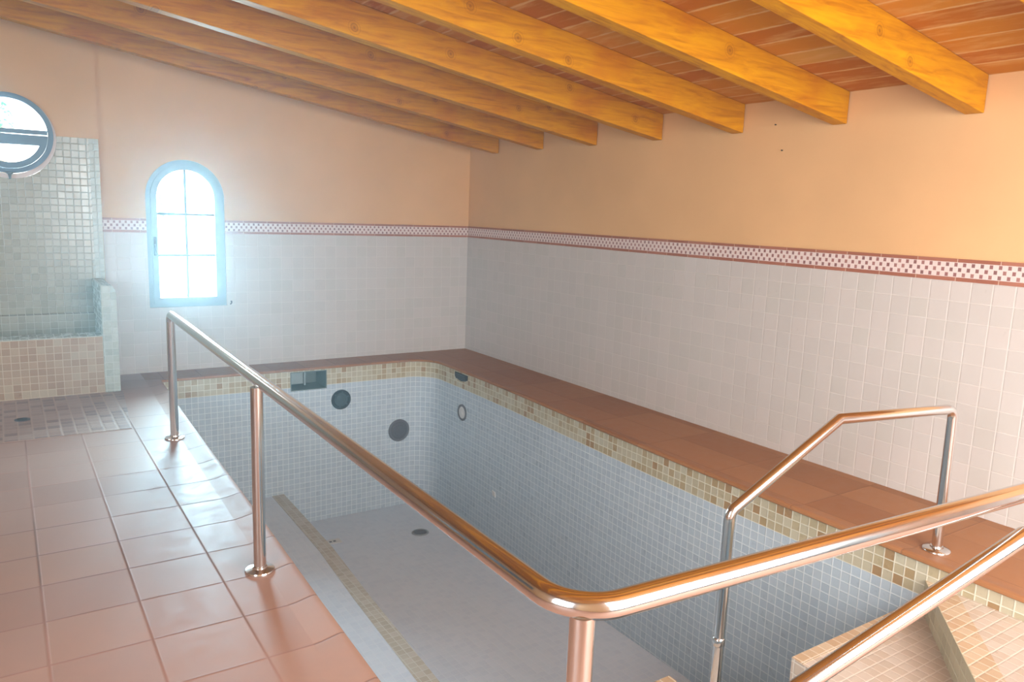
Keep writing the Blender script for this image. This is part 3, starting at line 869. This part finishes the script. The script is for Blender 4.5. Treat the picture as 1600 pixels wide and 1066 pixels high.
# ------------------------------------------------------------------ light
def area(name, loc, target, sx, sy, power, col, spread=180):
    l = bpy.data.lights.new(name, 'AREA'); l.shape = 'RECTANGLE'; l.size = sx; l.size_y = sy; l.energy = power; l.color = col; l.spread = math.radians(spread)
    o = bpy.data.objects.new(name, l); C.objects.link(o); o.location = loc
    o.rotation_euler = (Vector(target) - Vector(loc)).to_track_quat('-Z', 'Y').to_euler()
    return o
area('daylight_far', (-2.5, 2.6, 1.7), (-3.3, 0, 1.4), 3.0, 3.4, 4200, (.47, .82, 1))
area('daylight_garden', (-2.6, .7, 5.0), (-2.6, 4.2, 1.6), 6.0, 1.0, 3200, (1, 1, 1))  # added lamp, only whitens the backdrop outside
area('daylight_left', (XL - .5, -7.65, 1.75), (-1, -6.4, .2), 2.1, 2.7, 135, (.96, .98, 1), 130)
area('daylight_left_far', (XL - .4, -2.75, 1.7), (-4.2, -.3, .9), 1.7, 1.4, 42, (.62, .84, 1), 100)  # added cool fill, tints the far left wall like lens veil
area('daylight_back', (-2.15, YB - .3, 1.5), (-1.5, -6.0, .3), 3.0, 2.5, 285, (1, .98, .95), 150)
w = bpy.data.worlds.new('World'); bpy.context.scene.world = w; w.use_nodes = True
w.node_tree.nodes['Background'].inputs[0].default_value = (.9, .96, 1, 1)
w.node_tree.nodes['Background'].inputs[1].default_value = 5.0

# thin haze added to imitate lens glare and the glow round the windows
vs = w.node_tree.nodes.new('ShaderNodeVolumeScatter')
vs.inputs['Color'].default_value = (.88, .96, 1, 1); vs.inputs['Density'].default_value = .024; vs.inputs['Anisotropy'].default_value = .65
w.node_tree.links.new(vs.outputs[0], w.node_tree.nodes['World Output'].inputs['Volume'])
# ------------------------------------------------------------------ camera (fitted to the photograph)
cam = bpy.data.cameras.new('camera'); co = bpy.data.objects.new('camera', cam); C.objects.link(co)
cx_, cy_, az, el, ro, f_px = -4.519, -7.7506, .589542, -.165151, .035906, 1194.96
Fw = Vector((math.sin(az) * math.cos(el), math.cos(az) * math.cos(el), math.sin(el)))
R0 = Fw.cross(Vector((0, 0, 1))).normalized(); U0 = R0.cross(Fw)
Rv = R0 * math.cos(ro) + U0 * math.sin(ro); Uv = U0 * math.cos(ro) - R0 * math.sin(ro)
mw = Matrix((Rv, Uv, -Fw)).transposed().to_4x4(); mw.translation = (cx_, cy_, 1.6)
co.matrix_world = mw
cam.sensor_width = 36; cam.lens = f_px / 1600 * 36; cam.clip_start = .05
bpy.context.scene.camera = co

sc = bpy.context.scene
sc.view_settings.view_transform = 'Standard'
sc.view_settings.look = 'None'
sc.view_settings.exposure = 0.0
try:
    sc.cycles.use_denoising = True
    sc.cycles.max_bounces = 10; sc.cycles.diffuse_bounces = 2
    sc.cycles.sample_clamp_indirect = 8
except Exception: pass
